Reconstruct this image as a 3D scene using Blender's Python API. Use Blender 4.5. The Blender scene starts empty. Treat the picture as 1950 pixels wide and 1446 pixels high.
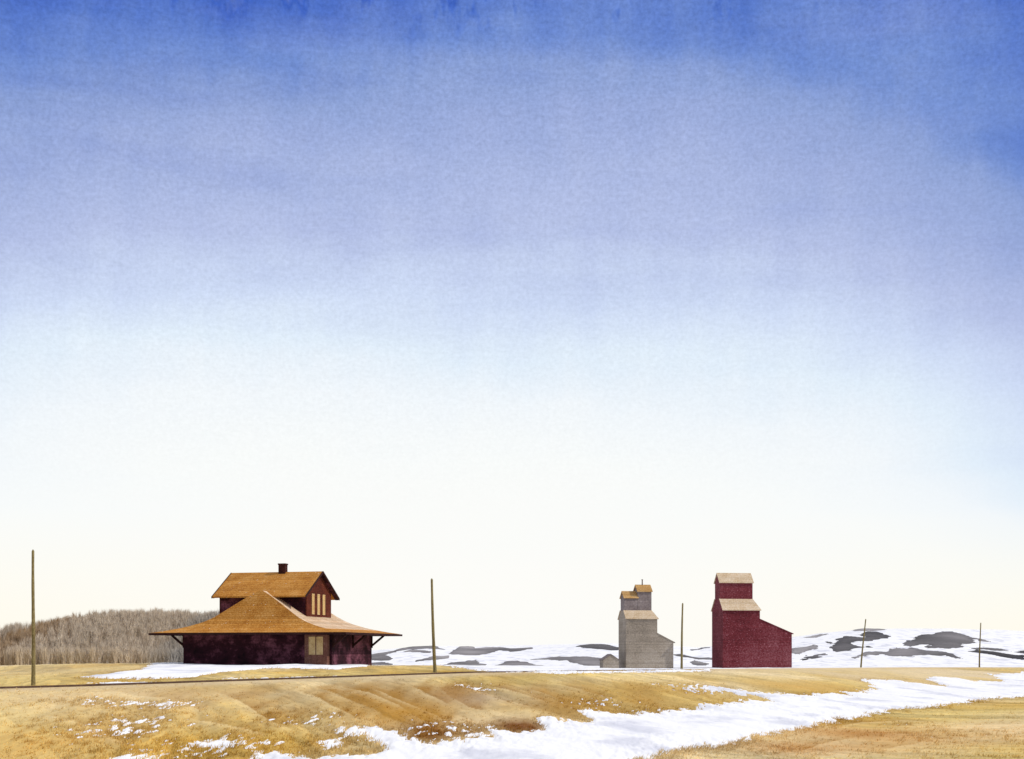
import bpy, math, random
import numpy as np
from mathutils import Vector
R = math.radians
S = bpy.context.scene
COL = S.collection

# ------------------------------------------------------------------ camera
F, CX, HZ = 2708.33, 975.0, 1245.0        # focal length / centre / horizon row in photo pixels
EYE = 4.0                                  # eye height over the ditch floor
cam_d = bpy.data.cameras.new('camera'); cam = bpy.data.objects.new('camera', cam_d); COL.objects.link(cam)
cam_d.sensor_width = 36; cam_d.lens = 50; cam_d.clip_start = .5; cam_d.clip_end = 20000
cam.location = (0, 0, EYE); cam.rotation_euler = (R(90), 0, 0)
cam_d.shift_y = (HZ - 723) / 1950
S.camera = cam
S.view_settings.view_transform = 'Standard'; S.view_settings.look = 'None'
S.view_settings.exposure = 0.0; S.view_settings.gamma = 1.0
S.cycles.max_bounces = 6

def lin(r, g, b):
    f = lambda c: (c/255/12.92) if c <= 10 else ((c/255+.055)/1.055)**2.4
    return (f(r), f(g), f(b), 1)

# ------------------------------------------------------------------ sun + world
SUN = Vector((.78, -.13, .60)).normalized()
sd = bpy.data.lights.new('sun', 'SUN'); sd.energy = 2.7; sd.angle = R(.5); sd.color = (1, .96, .90)
so = bpy.data.objects.new('sun', sd); COL.objects.link(so)
so.rotation_euler = SUN.to_track_quat('Z', 'Y').to_euler(); so.location = (60, -20, 80)

world = bpy.data.worlds.new('World'); S.world = world; world.use_nodes = True
nt = world.node_tree; nt.nodes.clear()
def N(nt, t, **k):
    n = nt.nodes.new(t)
    for a, b in k.items(): setattr(n, a, b)
    return n
def val(nt, x):
    return x
def math_(nt, op, a, b=None, c=None, clamp=False):
    n = nt.nodes.new('ShaderNodeMath'); n.operation = op; n.use_clamp = clamp
    for i, v in enumerate((a, b, c)):
        if v is None: continue
        if isinstance(v, (int, float)): n.inputs[i].default_value = v
        else: nt.links.new(v, n.inputs[i])
    return n.outputs[0]
def noise(nt, vec, scale, detail=4, rough=.55, lac=2.0):
    n = nt.nodes.new('ShaderNodeTexNoise'); n.inputs['Scale'].default_value = scale
    n.inputs['Detail'].default_value = detail; n.inputs['Roughness'].default_value = rough
    if vec is not None: nt.links.new(vec, n.inputs['Vector'])
    return n.outputs['Fac']
def mapping(nt, vec, scale=(1,1,1), rot=(0,0,0)):
    n = nt.nodes.new('ShaderNodeMapping'); n.inputs['Scale'].default_value = scale; n.inputs['Rotation'].default_value = rot
    nt.links.new(vec, n.inputs['Vector']); return n.outputs[0]
def ramp(nt, fac, stops, interp='LINEAR'):
    n = nt.nodes.new('ShaderNodeValToRGB'); n.color_ramp.interpolation = interp
    el = n.color_ramp.elements
    while len(el) < len(stops): el.new(.5)
    for e, (p, c) in zip(el, stops): e.position = p; e.color = c
    nt.links.new(fac, n.inputs['Fac']); return n.outputs['Color']
def mixc(nt, fac, a, b, mode='MIX'):
    n = nt.nodes.new('ShaderNodeMix'); n.data_type = 'RGBA'; n.blend_type = mode
    for s, v in ((n.inputs[0], fac), (n.inputs[6], a), (n.inputs[7], b)):
        if isinstance(v, (int, float)): s.default_value = v
        elif isinstance(v, tuple): s.default_value = v
        else: nt.links.new(v, s)
    return n.outputs[2]

tc = N(nt, 'ShaderNodeTexCoord'); G = tc.outputs['Generated']
sep = N(nt, 'ShaderNodeSeparateXYZ'); nt.links.new(G, sep.inputs[0])
gx, gy, gz = sep.outputs
hor = math_(nt, 'SQRT', math_(nt, 'ADD', math_(nt, 'MULTIPLY', gx, gx), math_(nt, 'MULTIPLY', gy, gy)))
elev = math_(nt, 'DIVIDE', math_(nt, 'ARCTAN2', gz, hor), R(50))             # 0..1 = 0..50 degrees
azi = math_(nt, 'ARCTAN2', gx, gy)                                            # + to the right
# the deep blue sinks lower on the right hand side and a little on the left
r1 = math_(nt, 'MULTIPLY', math_(nt, 'POWER', math_(nt, 'MAXIMUM', math_(nt, 'SUBTRACT', azi, .02), 0), 2.0), .95)
r1 = math_(nt, 'MINIMUM', r1, .10)
r1 = math_(nt, 'MULTIPLY', r1, math_(nt, 'MULTIPLY', math_(nt, 'SUBTRACT', .52, elev, None, True), 6.0, None, True))
l1 = math_(nt, 'MINIMUM', math_(nt, 'MULTIPLY', math_(nt, 'POWER', math_(nt, 'MAXIMUM', math_(nt, 'SUBTRACT', math_(nt, 'MULTIPLY', azi, -1), .16), 0), 2.0), 1.0), .06)
big = noise(nt, mapping(nt, G, (1, 1, 2.2)), 3.2, 3)
streak = noise(nt, mapping(nt, G, (1, 1, .10)), 42, 4, .6)
side = noise(nt, mapping(nt, G, (1, 1, 9.0)), 2.6, 3, .5)
e2 = math_(nt, 'ADD', elev, math_(nt, 'ADD', r1, l1))
e2 = math_(nt, 'ADD', e2, math_(nt, 'MULTIPLY', math_(nt, 'SUBTRACT', big, .5), .085))
e2 = math_(nt, 'ADD', e2, math_(nt, 'MULTIPLY', math_(nt, 'SUBTRACT', side, .5), .045))
e2 = math_(nt, 'ADD', e2, math_(nt, 'MULTIPLY', math_(nt, 'MULTIPLY', math_(nt, 'SUBTRACT', streak, .5), elev), .11))
# darker sagging belt of blue, upper right, and short streaks hanging at the top
line = math_(nt, 'SUBTRACT', .480, math_(nt, 'MULTIPLY', math_(nt, 'POWER', math_(nt, 'MAXIMUM', math_(nt, 'SUBTRACT', azi, .06), 0), 1.6), .85))
dl = math_(nt, 'DIVIDE', math_(nt, 'SUBTRACT', elev, line), .030)
belt = math_(nt, 'EXPONENT', math_(nt, 'MULTIPLY', math_(nt, 'MULTIPLY', dl, dl), -1))
belt = math_(nt, 'MULTIPLY', belt, math_(nt, 'MULTIPLY', math_(nt, 'SUBTRACT', azi, .0, None, True), 6.0, None, True))
belt = math_(nt, 'MULTIPLY', belt, math_(nt, 'SUBTRACT', 1.12, math_(nt, 'MULTIPLY', azi, 1.2), None, True))
lx_ = math_(nt, 'DIVIDE', math_(nt, 'ADD', azi, .235), .13); ly_ = math_(nt, 'DIVIDE', math_(nt, 'SUBTRACT', elev, .485), .035)
blot = math_(nt, 'EXPONENT', math_(nt, 'MULTIPLY', math_(nt, 'ADD', math_(nt, 'MULTIPLY', lx_, lx_), math_(nt, 'MULTIPLY', ly_, ly_)), -1))
e2 = math_(nt, 'ADD', e2, math_(nt, 'MULTIPLY', math_(nt, 'ADD', belt, math_(nt, 'MULTIPLY', blot, .8)), .030))
st2 = noise(nt, mapping(nt, G, (1, 1, .05)), 75, 3, .6)
hang = math_(nt, 'MULTIPLY', math_(nt, 'MAXIMUM', math_(nt, 'SUBTRACT', st2, .56), 0), math_(nt, 'MULTIPLY', math_(nt, 'SUBTRACT', elev, .462, None, True), 12, None, True))
e2 = math_(nt, 'ADD', e2, math_(nt, 'MULTIPLY', hang, .75))
def ey(y): return math.degrees(math.atan((HZ - y)/F))/50
wash = ramp(nt, e2, [
    (0.0, lin(251, 250, 246)), (ey(1120), lin(251, 250, 246)), (ey(900), lin(247, 249, 248)),
    (ey(770), lin(240, 245, 249)), (ey(660), lin(224, 236, 248)), (ey(550), lin(205, 218, 243)), (ey(420), lin(180, 192, 228)),
    (ey(280), lin(157, 173, 218)), (ey(150), lin(139, 160, 211)), (ey(60), lin(114, 142, 207)), (ey(-25), lin(88, 120, 199)), (ey(-110), lin(60, 96, 190)),
    (.60, lin(120, 142, 205)), (.72, lin(235, 236, 240))])  # near-white sky above the view, added as neutral fill light
# faint warmth low over the horizon away from the middle of the view
wz = math_(nt, 'MULTIPLY', math_(nt, 'SUBTRACT', math_(nt, 'ABSOLUTE', math_(nt, 'SUBTRACT', azi, -.0)), .04, None, True), 3.2, None, True)
wz = math_(nt, 'MULTIPLY', wz, math_(nt, 'SUBTRACT', 1, math_(nt, 'MULTIPLY', elev, 9.0), None, True))
wash = mixc(nt, wz, wash, lin(254, 249, 234))
# soft blue bands inside the upper wash
band = noise(nt, mapping(nt, G, (1, 1, 5.5)), 5.0, 4, .55)
bandm = math_(nt, 'MULTIPLY', math_(nt, 'SUBTRACT', band, .5), math_(nt, 'MULTIPLY', math_(nt, 'SUBTRACT', elev, .20, None, True), 1.5))
wash = mixc(nt, math_(nt, 'MULTIPLY', math_(nt, 'MAXIMUM', bandm, 0), 2.6, None, True), wash, lin(52, 88, 186))
wash = mixc(nt, math_(nt, 'MULTIPLY', math_(nt, 'MAXIMUM', math_(nt, 'MULTIPLY', bandm, -1), 0), 1.6, None, True), wash, lin(170, 178, 222))
# fine grain of the sky
gr = noise(nt, G, 420, 2, .6); gr2 = noise(nt, mapping(nt, G, (1, 1, 4.0)), 150, 3, .6)
grm = math_(nt, 'ADD', math_(nt, 'MULTIPLY', math_(nt, 'SUBTRACT', gr, .5), .75), math_(nt, 'MULTIPLY', math_(nt, 'SUBTRACT', gr2, .5), .36))
grm = math_(nt, 'MULTIPLY', grm, math_(nt, 'MULTIPLY', math_(nt, 'SUBTRACT', elev, .10, None, True), 2.0, None, True))
wash = mixc(nt, 1.0, wash, math_(nt, 'ADD', grm, 1.0), 'MULTIPLY')
sky = N(nt, 'ShaderNodeTexSky'); sky.sky_type = 'NISHITA'; sky.sun_disc = False
sky.sun_elevation = math.asin(SUN.z); sky.sun_rotation = math.atan2(SUN.x, SUN.y); sky.dust_density = .6
bgA = N(nt, 'ShaderNodeBackground'); nt.links.new(sky.outputs[0], bgA.inputs[0]); bgA.inputs[1].default_value = .1
bgB = N(nt, 'ShaderNodeBackground'); nt.links.new(wash, bgB.inputs[0]); bgB.inputs[1].default_value = 1.04
ms = N(nt, 'ShaderNodeMixShader'); ms.inputs[0].default_value = .97
nt.links.new(bgA.outputs[0], ms.inputs[1]); nt.links.new(bgB.outputs[0], ms.inputs[2])
wo = N(nt, 'ShaderNodeOutputWorld'); nt.links.new(ms.outputs[0], wo.inputs[0])

# ------------------------------------------------------------------ helpers
def tag(o, label=None, cat=None, group=None, kind=None):
    if label: o['label'] = label
    if cat: o['category'] = cat
    if group: o['group'] = group
    if kind: o['kind'] = kind
    return o
def empty(name, loc, rz=0):
    o = bpy.data.objects.new(name, None); COL.objects.link(o)
    o.location = loc; o.rotation_euler = (0, 0, rz); o.empty_display_size = .5
    return o
class MB:
    def __init__(s): s.v = []; s.f = []; s.m = []
    def add(s, v, f, m=0):
        n = len(s.v); s.v += [tuple(p) for p in v]; s.f += [tuple(i+n for i in q) for q in f]; s.m += [m]*len(f)
    def box(s, x0, x1, y0, y1, z0, z1, m=0):
        s.add([(x0,y0,z0),(x1,y0,z0),(x1,y1,z0),(x0,y1,z0),(x0,y0,z1),(x1,y0,z1),(x1,y1,z1),(x0,y1,z1)],
              [(0,3,2,1),(4,5,6,7),(0,1,5,4),(1,2,6,5),(2,3,7,6),(3,0,4,7)], m)
    def prism_x(s, prof, x0, x1, m=0):       # prof: list of (y, z), counter-clockwise seen from +x
        k = len(prof)
        v = [(x0, y, z) for y, z in prof] + [(x1, y, z) for y, z in prof]
        f = [tuple(range(k))[::-1], tuple(range(k, 2*k))] + [(i, (i+1) % k, k+(i+1) % k, k+i) for i in range(k)]
        s.add(v, f, m)
    def prism_y(s, prof, y0, y1, m=0):       # prof: list of (x, z)
        k = len(prof)
        v = [(x, y0, z) for x, z in prof] + [(x, y1, z) for x, z in prof]
        f = [tuple(range(k)), tuple(range(k, 2*k))[::-1]] + [(i, k+i, k+(i+1) % k, (i+1) % k) for i in range(k)]
        s.add(v, f, m)
    def beam(s, a, b, w, h=None, m=0):
        h = h or w; a = Vector(a); b = Vector(b); d = (b-a).normalized()
        up = Vector((0,0,1)) if abs(d.z) < .95 else Vector((0,1,0))
        x = d.cross(up).normalized()*w/2; y = x.cross(d).normalized()*h/2
        v = [a-x-y, a+x-y, a+x+y, a-x+y, b-x-y, b+x-y, b+x+y, b-x+y]
        s.add(v, [(0,1,2,3),(7,6,5,4),(0,4,5,1),(1,5,6,2),(2,6,7,3),(3,7,4,0)], m)
    def tube(s, pts, rad, n=8, m=0):
        base = len(s.v); V_ = []; f = []
        for (p, r) in zip(pts, rad):
            for k in range(n):
                a = 2*math.pi*k/n; V_.append((p[0]+r*math.cos(a), p[1]+r*math.sin(a), p[2]))
        for i in range(len(pts)-1):
            for k in range(n):
                f.append((i*n+k, i*n+(k+1) % n, (i+1)*n+(k+1) % n, (i+1)*n+k))
        f.append(tuple(range(n))[::-1]); f.append(tuple((len(pts)-1)*n+k for k in range(n)))
        s.add(V_, f, m)
    def build(s, name, mats, parent=None, smooth=False):
        me = bpy.data.meshes.new(name); me.from_pydata(s.v, [], s.f); me.validate()
        mats = mats if isinstance(mats, (list, tuple)) else [mats]
        for mt in mats: me.materials.append(mt)
        if len(mats) > 1: me.polygons.foreach_set('material_index', s.m)
        if smooth: me.polygons.foreach_set('use_smooth', [True]*len(me.polygons))
        me.update()
        import bmesh
        bm = bmesh.new(); bm.from_mesh(me); bmesh.ops.recalc_face_normals(bm, faces=bm.faces); bm.to_mesh(me); bm.free()
        o = bpy.data.objects.new(name, me); COL.objects.link(o)
        if parent: o.parent = parent
        return o
def np_mesh(name, V, Fq, mat, col=None, smooth=True, tri=False):
    me = bpy.data.meshes.new(name); n = len(V); k = 3 if tri else 4
    me.vertices.add(n); me.vertices.foreach_set('co', np.asarray(V, np.float32).ravel())
    nf = len(Fq); me.loops.add(nf*k); me.polygons.add(nf)
    me.loops.foreach_set('vertex_index', np.asarray(Fq, np.int32).ravel())
    me.polygons.foreach_set('loop_start', np.arange(nf, dtype=np.int32)*k)
    me.polygons.foreach_set('loop_total', np.full(nf, k, np.int32))
    if smooth: me.polygons.foreach_set('use_smooth', np.ones(nf, bool))
    me.update(calc_edges=True)
    if col is not None:
        a = me.color_attributes.new('Col', 'FLOAT_COLOR', 'POINT')
        c = np.ones((n, 4), np.float32); c[:, :3] = col; a.data.foreach_set('color', c.ravel())
    me.materials.append(mat)
    o = bpy.data.objects.new(name, me); COL.objects.link(o); return o
# value noise in numpy
def _h(i, j, s):
    n = (i*374761393 + j*668265263 + s*1442695041) & 0xffffffff
    n = ((n ^ (n >> 13))*1274126177) & 0xffffffff
    return ((n ^ (n >> 16)) & 0xffff)/65535.0
def vn(x, y, s=0):
    xi = np.floor(x).astype(np.int64); yi = np.floor(y).astype(np.int64); fx = x-xi; fy = y-yi
    fx = fx*fx*(3-2*fx); fy = fy*fy*(3-2*fy)
    a = _h(xi, yi, s); b = _h(xi+1, yi, s); c = _h(xi, yi+1, s); d = _h(xi+1, yi+1, s)
    return (a*(1-fx)+b*fx)*(1-fy)+(c*(1-fx)+d*fx)*fy
def fbm(x, y, s=0, o=4, g=.5):
    t = 0; a = 1; n = 0
    for k in range(o):
        t = t+a*vn(x*2**k+k*17.3, y*2**k-k*9.1, s+k); n += a; a *= g
    return t/n*2-1
def sst(a, b, x):
    t = np.clip((x-a)/(b-a), 0, 1); return t*t*(3-2*t)

# ------------------------------------------------------------------ materials
def new_mat(name):
    m = bpy.data.materials.new(name); m.use_nodes = True; t = m.node_tree; t.nodes.clear()
    o = t.nodes.new('ShaderNodeOutputMaterial'); p = t.nodes.new('ShaderNodeBsdfPrincipled')
    t.links.new(p.outputs[0], o.inputs[0]); p.inputs['Roughness'].default_value = .9
    p.inputs['Specular IOR Level'].default_value = .15
    return m, t, p
def bump(t, p, h, dist=.02, strength=1):
    b = t.nodes.new('ShaderNodeBump'); b.inputs['Distance'].default_value = dist; b.inputs['Strength'].default_value = strength
    t.links.new(h, b.inputs['Height']); t.links.new(b.outputs[0], p.inputs['Normal'])
def vc_mat(name, fine=(6, .25), coarse=(.8, .2), bmp=.05, stretch=(1, 1, 1)):
    m, t, p = new_mat(name)
    a = t.nodes.new('ShaderNodeAttribute'); a.attribute_name = 'Col'
    g = t.nodes.new('ShaderNodeNewGeometry'); pos = mapping(t, g.outputs['Position'], stretch)
    f1 = noise(t, pos, fine[0], 3, .65); f2 = noise(t, pos, coarse[0], 3, .55)
    k = math_(t, 'ADD', math_(t, 'MULTIPLY', math_(t, 'SUBTRACT', f1, .5), fine[1]*2), math_(t, 'MULTIPLY', math_(t, 'SUBTRACT', f2, .5), coarse[1]*2))
    c = mixc(t, 1.0, a.outputs['Color'], math_(t, 'ADD', k, 1.0), 'MULTIPLY')
    t.links.new(c, p.inputs['Base Color'])
    if bmp: bump(t, p, f1, bmp)
    return m
def paint_mat(name, base, dark, light, s1=.6, s2=7.0, boards=None, fleck=None, spec=.15, amp=.5, bd=.02, gk=.35):
    """weathered paint: big mottling + grain + board or shingle courses"""
    m, t, p = new_mat(name); p.inputs['Specular IOR Level'].default_value = spec
    tcn = t.nodes.new('ShaderNodeTexCoord'); O = tcn.outputs['Object']
    n1 = noise(t, O, s1, 5, .62); n2 = noise(t, O, s2, 3, .7)
    mix1 = math_(t, 'ADD', math_(t, 'MULTIPLY', n1, 1-amp), math_(t, 'MULTIPLY', n2, amp))
    c = ramp(t, mix1, [(.34, dark), (.5, base), (.66, light)])
    h = n2
    if boards:
        ax, per = boards
        sp = t.nodes.new('ShaderNodeSeparateXYZ'); t.links.new(O, sp.inputs[0])
        src = sp.outputs[ax] if ax < 3 else math_(t, 'ADD', sp.outputs[0], sp.outputs[1])
        fr = math_(t, 'FRACT', math_(t, 'DIVIDE', src, per))
        gap = math_(t, 'LESS_THAN', fr, .12)
        idn = t.nodes.new('ShaderNodeTexWhiteNoise'); idn.noise_dimensions = '1D'
        t.links.new(math_(t, 'FLOOR', math_(t, 'DIVIDE', src, per)), idn.inputs['W'])
        c = mixc(t, 1.0, c, math_(t, 'ADD', math_(t, 'MULTIPLY', idn.outputs[0], .22), .89), 'MULTIPLY')
        c = mixc(t, math_(t, 'MULTIPLY', gap, gk), c, dark)
        h = math_(t, 'ADD', math_(t, 'MULTIPLY', n2, .4), math_(t, 'SUBTRACT', 1, gap))
    if fleck:
        fn = noise(t, mapping(t, O, (1, 1, 2)), fleck[1], 2, .5)
        c = mixc(t, math_(t, 'MULTIPLY', math_(t, 'GREATER_THAN', fn, fleck[0]), fleck[3] if len(fleck) > 3 else .8), c, fleck[2])
    t.links.new(c, p.inputs['Base Color']); bump(t, p, h, bd)
    return m
M = {}
M['shingle'] = paint_mat('brown_shingles', lin(182, 124, 50), lin(138, 80, 24), lin(206, 156, 88), .5, 6, boards=(2, .28), fleck=(.70, 2.6, lin(225, 205, 175), .7), amp=.6)
M['shingle_sunlit'] = paint_mat('sunlit_shingles', lin(205, 176, 142), lin(176, 136, 92), lin(225, 205, 180), .7, 6, boards=(2, .28), amp=.6)  # lighter shingles for the sun-facing roof end, sunlight put into the colour
M['wall'] = paint_mat('maroon_siding', lin(56, 23, 32), lin(18, 8, 12), lin(138, 84, 98), .34, 5, boards=(2, .2), amp=.2)
M['gable'] = paint_mat('rust_siding', lin(86, 36, 22), lin(60, 22, 13), lin(110, 56, 36), .8, 7, boards=(2, .2), amp=.5)
M['baywall'] = paint_mat('taupe_boards', lin(116, 78, 64), lin(90, 56, 46), lin(140, 108, 94), .9, 7, boards=(3, .25), amp=.5)
M['cream'] = paint_mat('cream_paint', lin(200, 172, 120), lin(164, 130, 84), lin(216, 194, 148), 1.5, 9, amp=.5)
M['blind'] = paint_mat('cream_blind', lin(192, 158, 100), lin(160, 122, 70), lin(208, 180, 126), 1.5, 9, amp=.5, spec=.4)
M['dark'] = paint_mat('dark_trim', lin(48, 24, 22), lin(30, 14, 14), lin(66, 38, 34), 1, 9)
M['palefas'] = paint_mat('pale_edge', lin(196, 160, 112), lin(150, 110, 66), lin(216, 190, 150), 1, 9)
M['brick'] = paint_mat('dark_brick', lin(62, 30, 24), lin(40, 18, 14), lin(84, 44, 36), 2, 12, boards=(2, .12))
M['redwall'] = paint_mat('red_elevator_boards', lin(108, 43, 49), lin(76, 24, 28), lin(138, 84, 88), .10, 2.6, boards=(2, .35), fleck=(.66, 2.2, lin(180, 124, 132), .5), amp=.5, gk=.12)
M['greywall'] = paint_mat('grey_elevator_boards', lin(152, 140, 124), lin(116, 106, 92), lin(176, 166, 152), .12, 2.6, boards=(2, .35), amp=.5, gk=.10)
M['greywall2'] = paint_mat('dark_grey_boards', lin(128, 116, 112), lin(98, 88, 84), lin(152, 142, 138), .2, 2.6, boards=(2, .35), amp=.5)
M['paleroof'] = paint_mat('pale_roof', lin(200, 178, 146), lin(172, 142, 104), lin(216, 200, 178), .35, 3, boards=(2, .5), amp=.6)
M['tanroof'] = paint_mat('tan_roof', lin(180, 142, 88), lin(148, 104, 52), lin(200, 170, 124), .35, 3, boards=(2, .5), amp=.6)
M['pole'] = paint_mat('pole_wood', lin(126, 114, 76), lin(78, 64, 38), lin(160, 148, 106), .5, 9, boards=None)
M['iron'] = paint_mat('rusty_iron', lin(86, 66, 54), lin(60, 44, 36), lin(108, 88, 74), 1, 9)
M['sleeper'] = paint_mat('sleeper_wood', lin(96, 80, 66), lin(70, 56, 44), lin(120, 104, 88), 1, 6)
M['ground'] = vc_mat('dry_grass_ground', (3.5, .17), (.5, .12), .06, (1, .35, 1))
M['blade'] = vc_mat('dry_grass_blades', (5, .2), (.6, .12), 0)
M['patch'] = vc_mat('bare_rock', (.9, .30), (.12, .25), .25)
M['wood'] = vc_mat('bare_trees', (.8, .2), (.1, .12), 0)
m, t, p = new_mat('snow'); M['snow'] = m
g_ = t.nodes.new('ShaderNodeNewGeometry'); pos = mapping(t, g_.outputs['Position'], (1, .4, 1))
n1 = noise(t, pos, .25, 4); n2 = noise(t, pos, 3.0, 3)
t.links.new(ramp(t, n1, [(.36, (.66, .66, .69, 1)), (.48, (.87, .86, .835, 1))]), p.inputs['Base Color'])  # grey-lilac patches paint shading of the hollows into the snow colour
bump(t, p, n2, .03); p.inputs['Subsurface Weight'].default_value = 0

# ------------------------------------------------------------------ terrain functions (relative to eye level)
T = np.array([(-103.9, -25.4, -2.45), (-28.9, 94.6, -2.17), (-3.9, 134.6, -1.80), (27, 192.5, -2.16), (69, 262, -2.65),
              (98, 290, -2.9), (300, 430, -4.1), (900, 800, -6)])
B = np.array([(-60, -40), (-12, 28), (4.9, 54), (12.3, 70), (23, 93), (47, 130), (90, 190), (300, 400), (900, 800)])
def sdist(P, X, Y):
    best = np.full(X.shape, 1e9); sg = np.zeros(X.shape); pr = np.zeros(X.shape)
    for i in range(len(P)-1):
        ax, ay = P[i][:2]; bx, by = P[i+1][:2]; dx, dy = bx-ax, by-ay; L2 = dx*dx+dy*dy
        t = np.clip(((X-ax)*dx+(Y-ay)*dy)/L2, 0, 1); qx = X-ax-t*dx; qy = Y-ay-t*dy
        d = np.hypot(qx, qy); k = d < best
        best = np.where(k, d, best); sg = np.where(k, np.sign(qx*dy-qy*dx), sg); pr = np.where(k, i+t, pr)
    return best*sg, pr
CTRL = np.array([(-30,175,-1.38),(-45,185,-1.32),(-15,170,-1.5),(-62,150,-2.0),(-110,330,-4.0),(-60,300,-2.9),(-75,260,-3.0),(0,220,-2.6),
    (30,372,-4.0),(62,372,-3.7),(110,380,-3.8),(0,300,-3.4),(-20,260,-2.6),(200,420,-4.2),(-200,300,-4.2),(50,260,-3.2),(100,340,-3.7),(-110,160,-2.7)], float)
def gully(X, Y):
    a = R(-15)                                                     # fall line of the bank
    c = X*math.cos(a)-Y*math.sin(a)*-1; c = X*.966+Y*.26; l = -X*.26+Y*.966
    w = c+2.2*fbm(l*.05, c*.05, 61, 2)
    return fbm(w*.42, l*.035, 7, 4, .55)
def zf(X, Y, fine=True):
    X = np.asarray(X, float); Y = np.asarray(Y, float)
    d, pr = sdist(T, X, Y)
    zt = np.interp(pr, np.arange(len(T)), T[:, 2])
    w = 1/((X[..., None]-CTRL[:, 0])**2+(Y[..., None]-CTRL[:, 1])**2+60)**1.6
    zi = (w*CTRL[:, 2]).sum(-1)/w.sum(-1)
    far = zt+(zi-zt)*sst(3, 28, -d)
    e, _ = sdist(B, X, Y)
    near = zt+(-4.15-zt)*sst(2.5, 46, d)
    near = near+2.4*sst(-2, 40, e)*sst(3, 40, d)
    z = np.where(d > 0, near, far)
    if fine:
        z = z+.10*fbm(X*.09, Y*.05, 3, 3)*sst(2, 12, abs(d))
        bank = sst(3, 14, d)*(1-sst(-12, 0, e))
        z = z+.16*np.exp(-((d-3.4)/1.1)**2)*sst(1.6, 3.2, pr)
        z = z+.26*gully(X, Y)*bank+.05*fbm(X*.9, Y*.25, 5, 3)*sst(2, 8, abs(d))
    return z
TOPX = np.array([-3000,-400,300,620,700,760,830,900,1000,1060,1150,1250,1330,1400,1500,1560,1640,1800,1950,2100,2500,5000])
TOPY = np.array([1241,1241,1240,1243,1240,1235,1231,1233,1231,1228,1224,1230,1236,1228,1214,1206,1199,1198,1203,1213,1232,1240])
def zh(X, Y):
    P = CX+F*X/Y
    zt = (HZ-np.interp(P, TOPX, TOPY))*760/F
    r = sst(400, 760, Y)*(1-.75*sst(800, 1300, Y))
    zz = -4.6+(zt+4.6)*r
    return zz+1.1*fbm(X*.02, Y*.008, 21, 4)*sst(410, 520, Y)+.25*fbm(X*.1, Y*.03, 25, 3)*sst(410, 450, Y)
WX = np.array([-2500,-600,-200,0,60,150,215,300,365,430,500,560,600])
WY = np.array([1215,1205,1195,1189,1184,1167,1158,1155,1160,1160,1180,1235,1300])
def zw(X, Y):                                                      # wooded ridge, without its trees
    P = CX+F*X/Y
    top = (HZ-(np.interp(P, WX, WY)+44))*395/F
    return -4.5+(top+4.5)*sst(325, 395, Y)*(1-.9*sst(410, 520, Y))+.4*fbm(X*.05, Y*.05, 31, 3)
def ray(px, py, fn=zf, y0=20, y1=430, n=1600):
    Y = np.geomspace(y0, y1, n); X = (px-CX)/F*Y
    Q = HZ-F*fn(X, Y)/Y
    k = np.where(Q <= py)[0]
    i = k[0] if len(k) else n-1
    return X[i], Y[i]
def sd_poly(P, X, Y):
    P = np.asarray(P, float); best = np.full(X.shape, 1e9); ins = np.zeros(X.shape, bool)
    for i in range(len(P)):
        ax, ay = P[i]; bx, by = P[(i+1) % len(P)]; dx, dy = bx-ax, by-ay
        t = np.clip(((X-ax)*dx+(Y-ay)*dy)/(dx*dx+dy*dy+1e-9), 0, 1)
        best = np.minimum(best, np.hypot(X-ax-t*dx, Y-ay-t*dy))
        if ay != by:
            c = ((ay > Y) != (by > Y)) & (X < (bx-ax)*(Y-ay)/(by-ay)+ax); ins ^= c
    return np.where(ins, best, -best)
def world_poly(pts, fn=zf, **k): return [ray(x, y, fn, **k) for x, y in pts]

DITCH = [(640,1391),(690,1386),(715,1383),(745,1393),(770,1401),(800,1411),(822,1417),(850,1409),(900,1404),(935,1402),(918,1384),(940,1386),
 (960,1391),(985,1397),(1010,1393),(1032,1386),(1022,1368),(1050,1367),(1075,1374),(1130,1371),(1095,1352),(1120,1351),(1160,1359),(1200,1358),
 (1270,1353),(1330,1346),(1400,1338),(1465,1334),(1440,1326),(1380,1318),(1318,1311),(1335,1306),(1420,1315),(1480,1322),(1540,1325),(1622,1326),
 (1595,1316),(1670,1312),(1650,1300),(1645,1293),(1700,1294),(1740,1302),(1805,1308),(1765,1292),(1800,1290),(1850,1298),(1915,1296),(1885,1284),
 (1950,1280),(2100,1279),(2300,1278),(2300,1302),(2100,1315),(1950,1328),(1880,1331),(1800,1343),(1720,1350),(1650,1363),(1600,1371),(1540,1386),(1500,1393),
 (1440,1404),(1400,1416),(1300,1429),(1240,1446),(1180,1462),(1000,1500),(860,1500),(700,1500),(520,1475),(470,1450),(488,1438),(490,1433),(560,1437),(640,1439),(700,1436),(728,1429),
 (720,1416),(690,1402),(655,1394)]
PATCH_S = [[(196,1444),(250,1437),(300,1441),(310,1455),(200,1458)],
 [(355,1416),(420,1408),(470,1411),(445,1422),(372,1423)],[(592,1411),(640,1411),(658,1421),(622,1426)],
 [(290,1342),(340,1338),(350,1346),(310,1349)],
 [(161,1289),(215,1283),(280,1272),(319,1262),(345,1259),(480,1259),(560,1264),(720,1264),(700,1270),(643,1275),(560,1273),(502,1273),(435,1279),(400,1284),(355,1291),(258,1293),(183,1292)],
 [(168,1301),(240,1299),(292,1300),(240,1304)],[(430,1292.5),(560,1290.5),(640,1288),(560,1291.8)],
 [(965,1280.5),(1100,1279.0),(1350,1275.5),(1350,1278.5),(1180,1281),(1080,1284)]]
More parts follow.
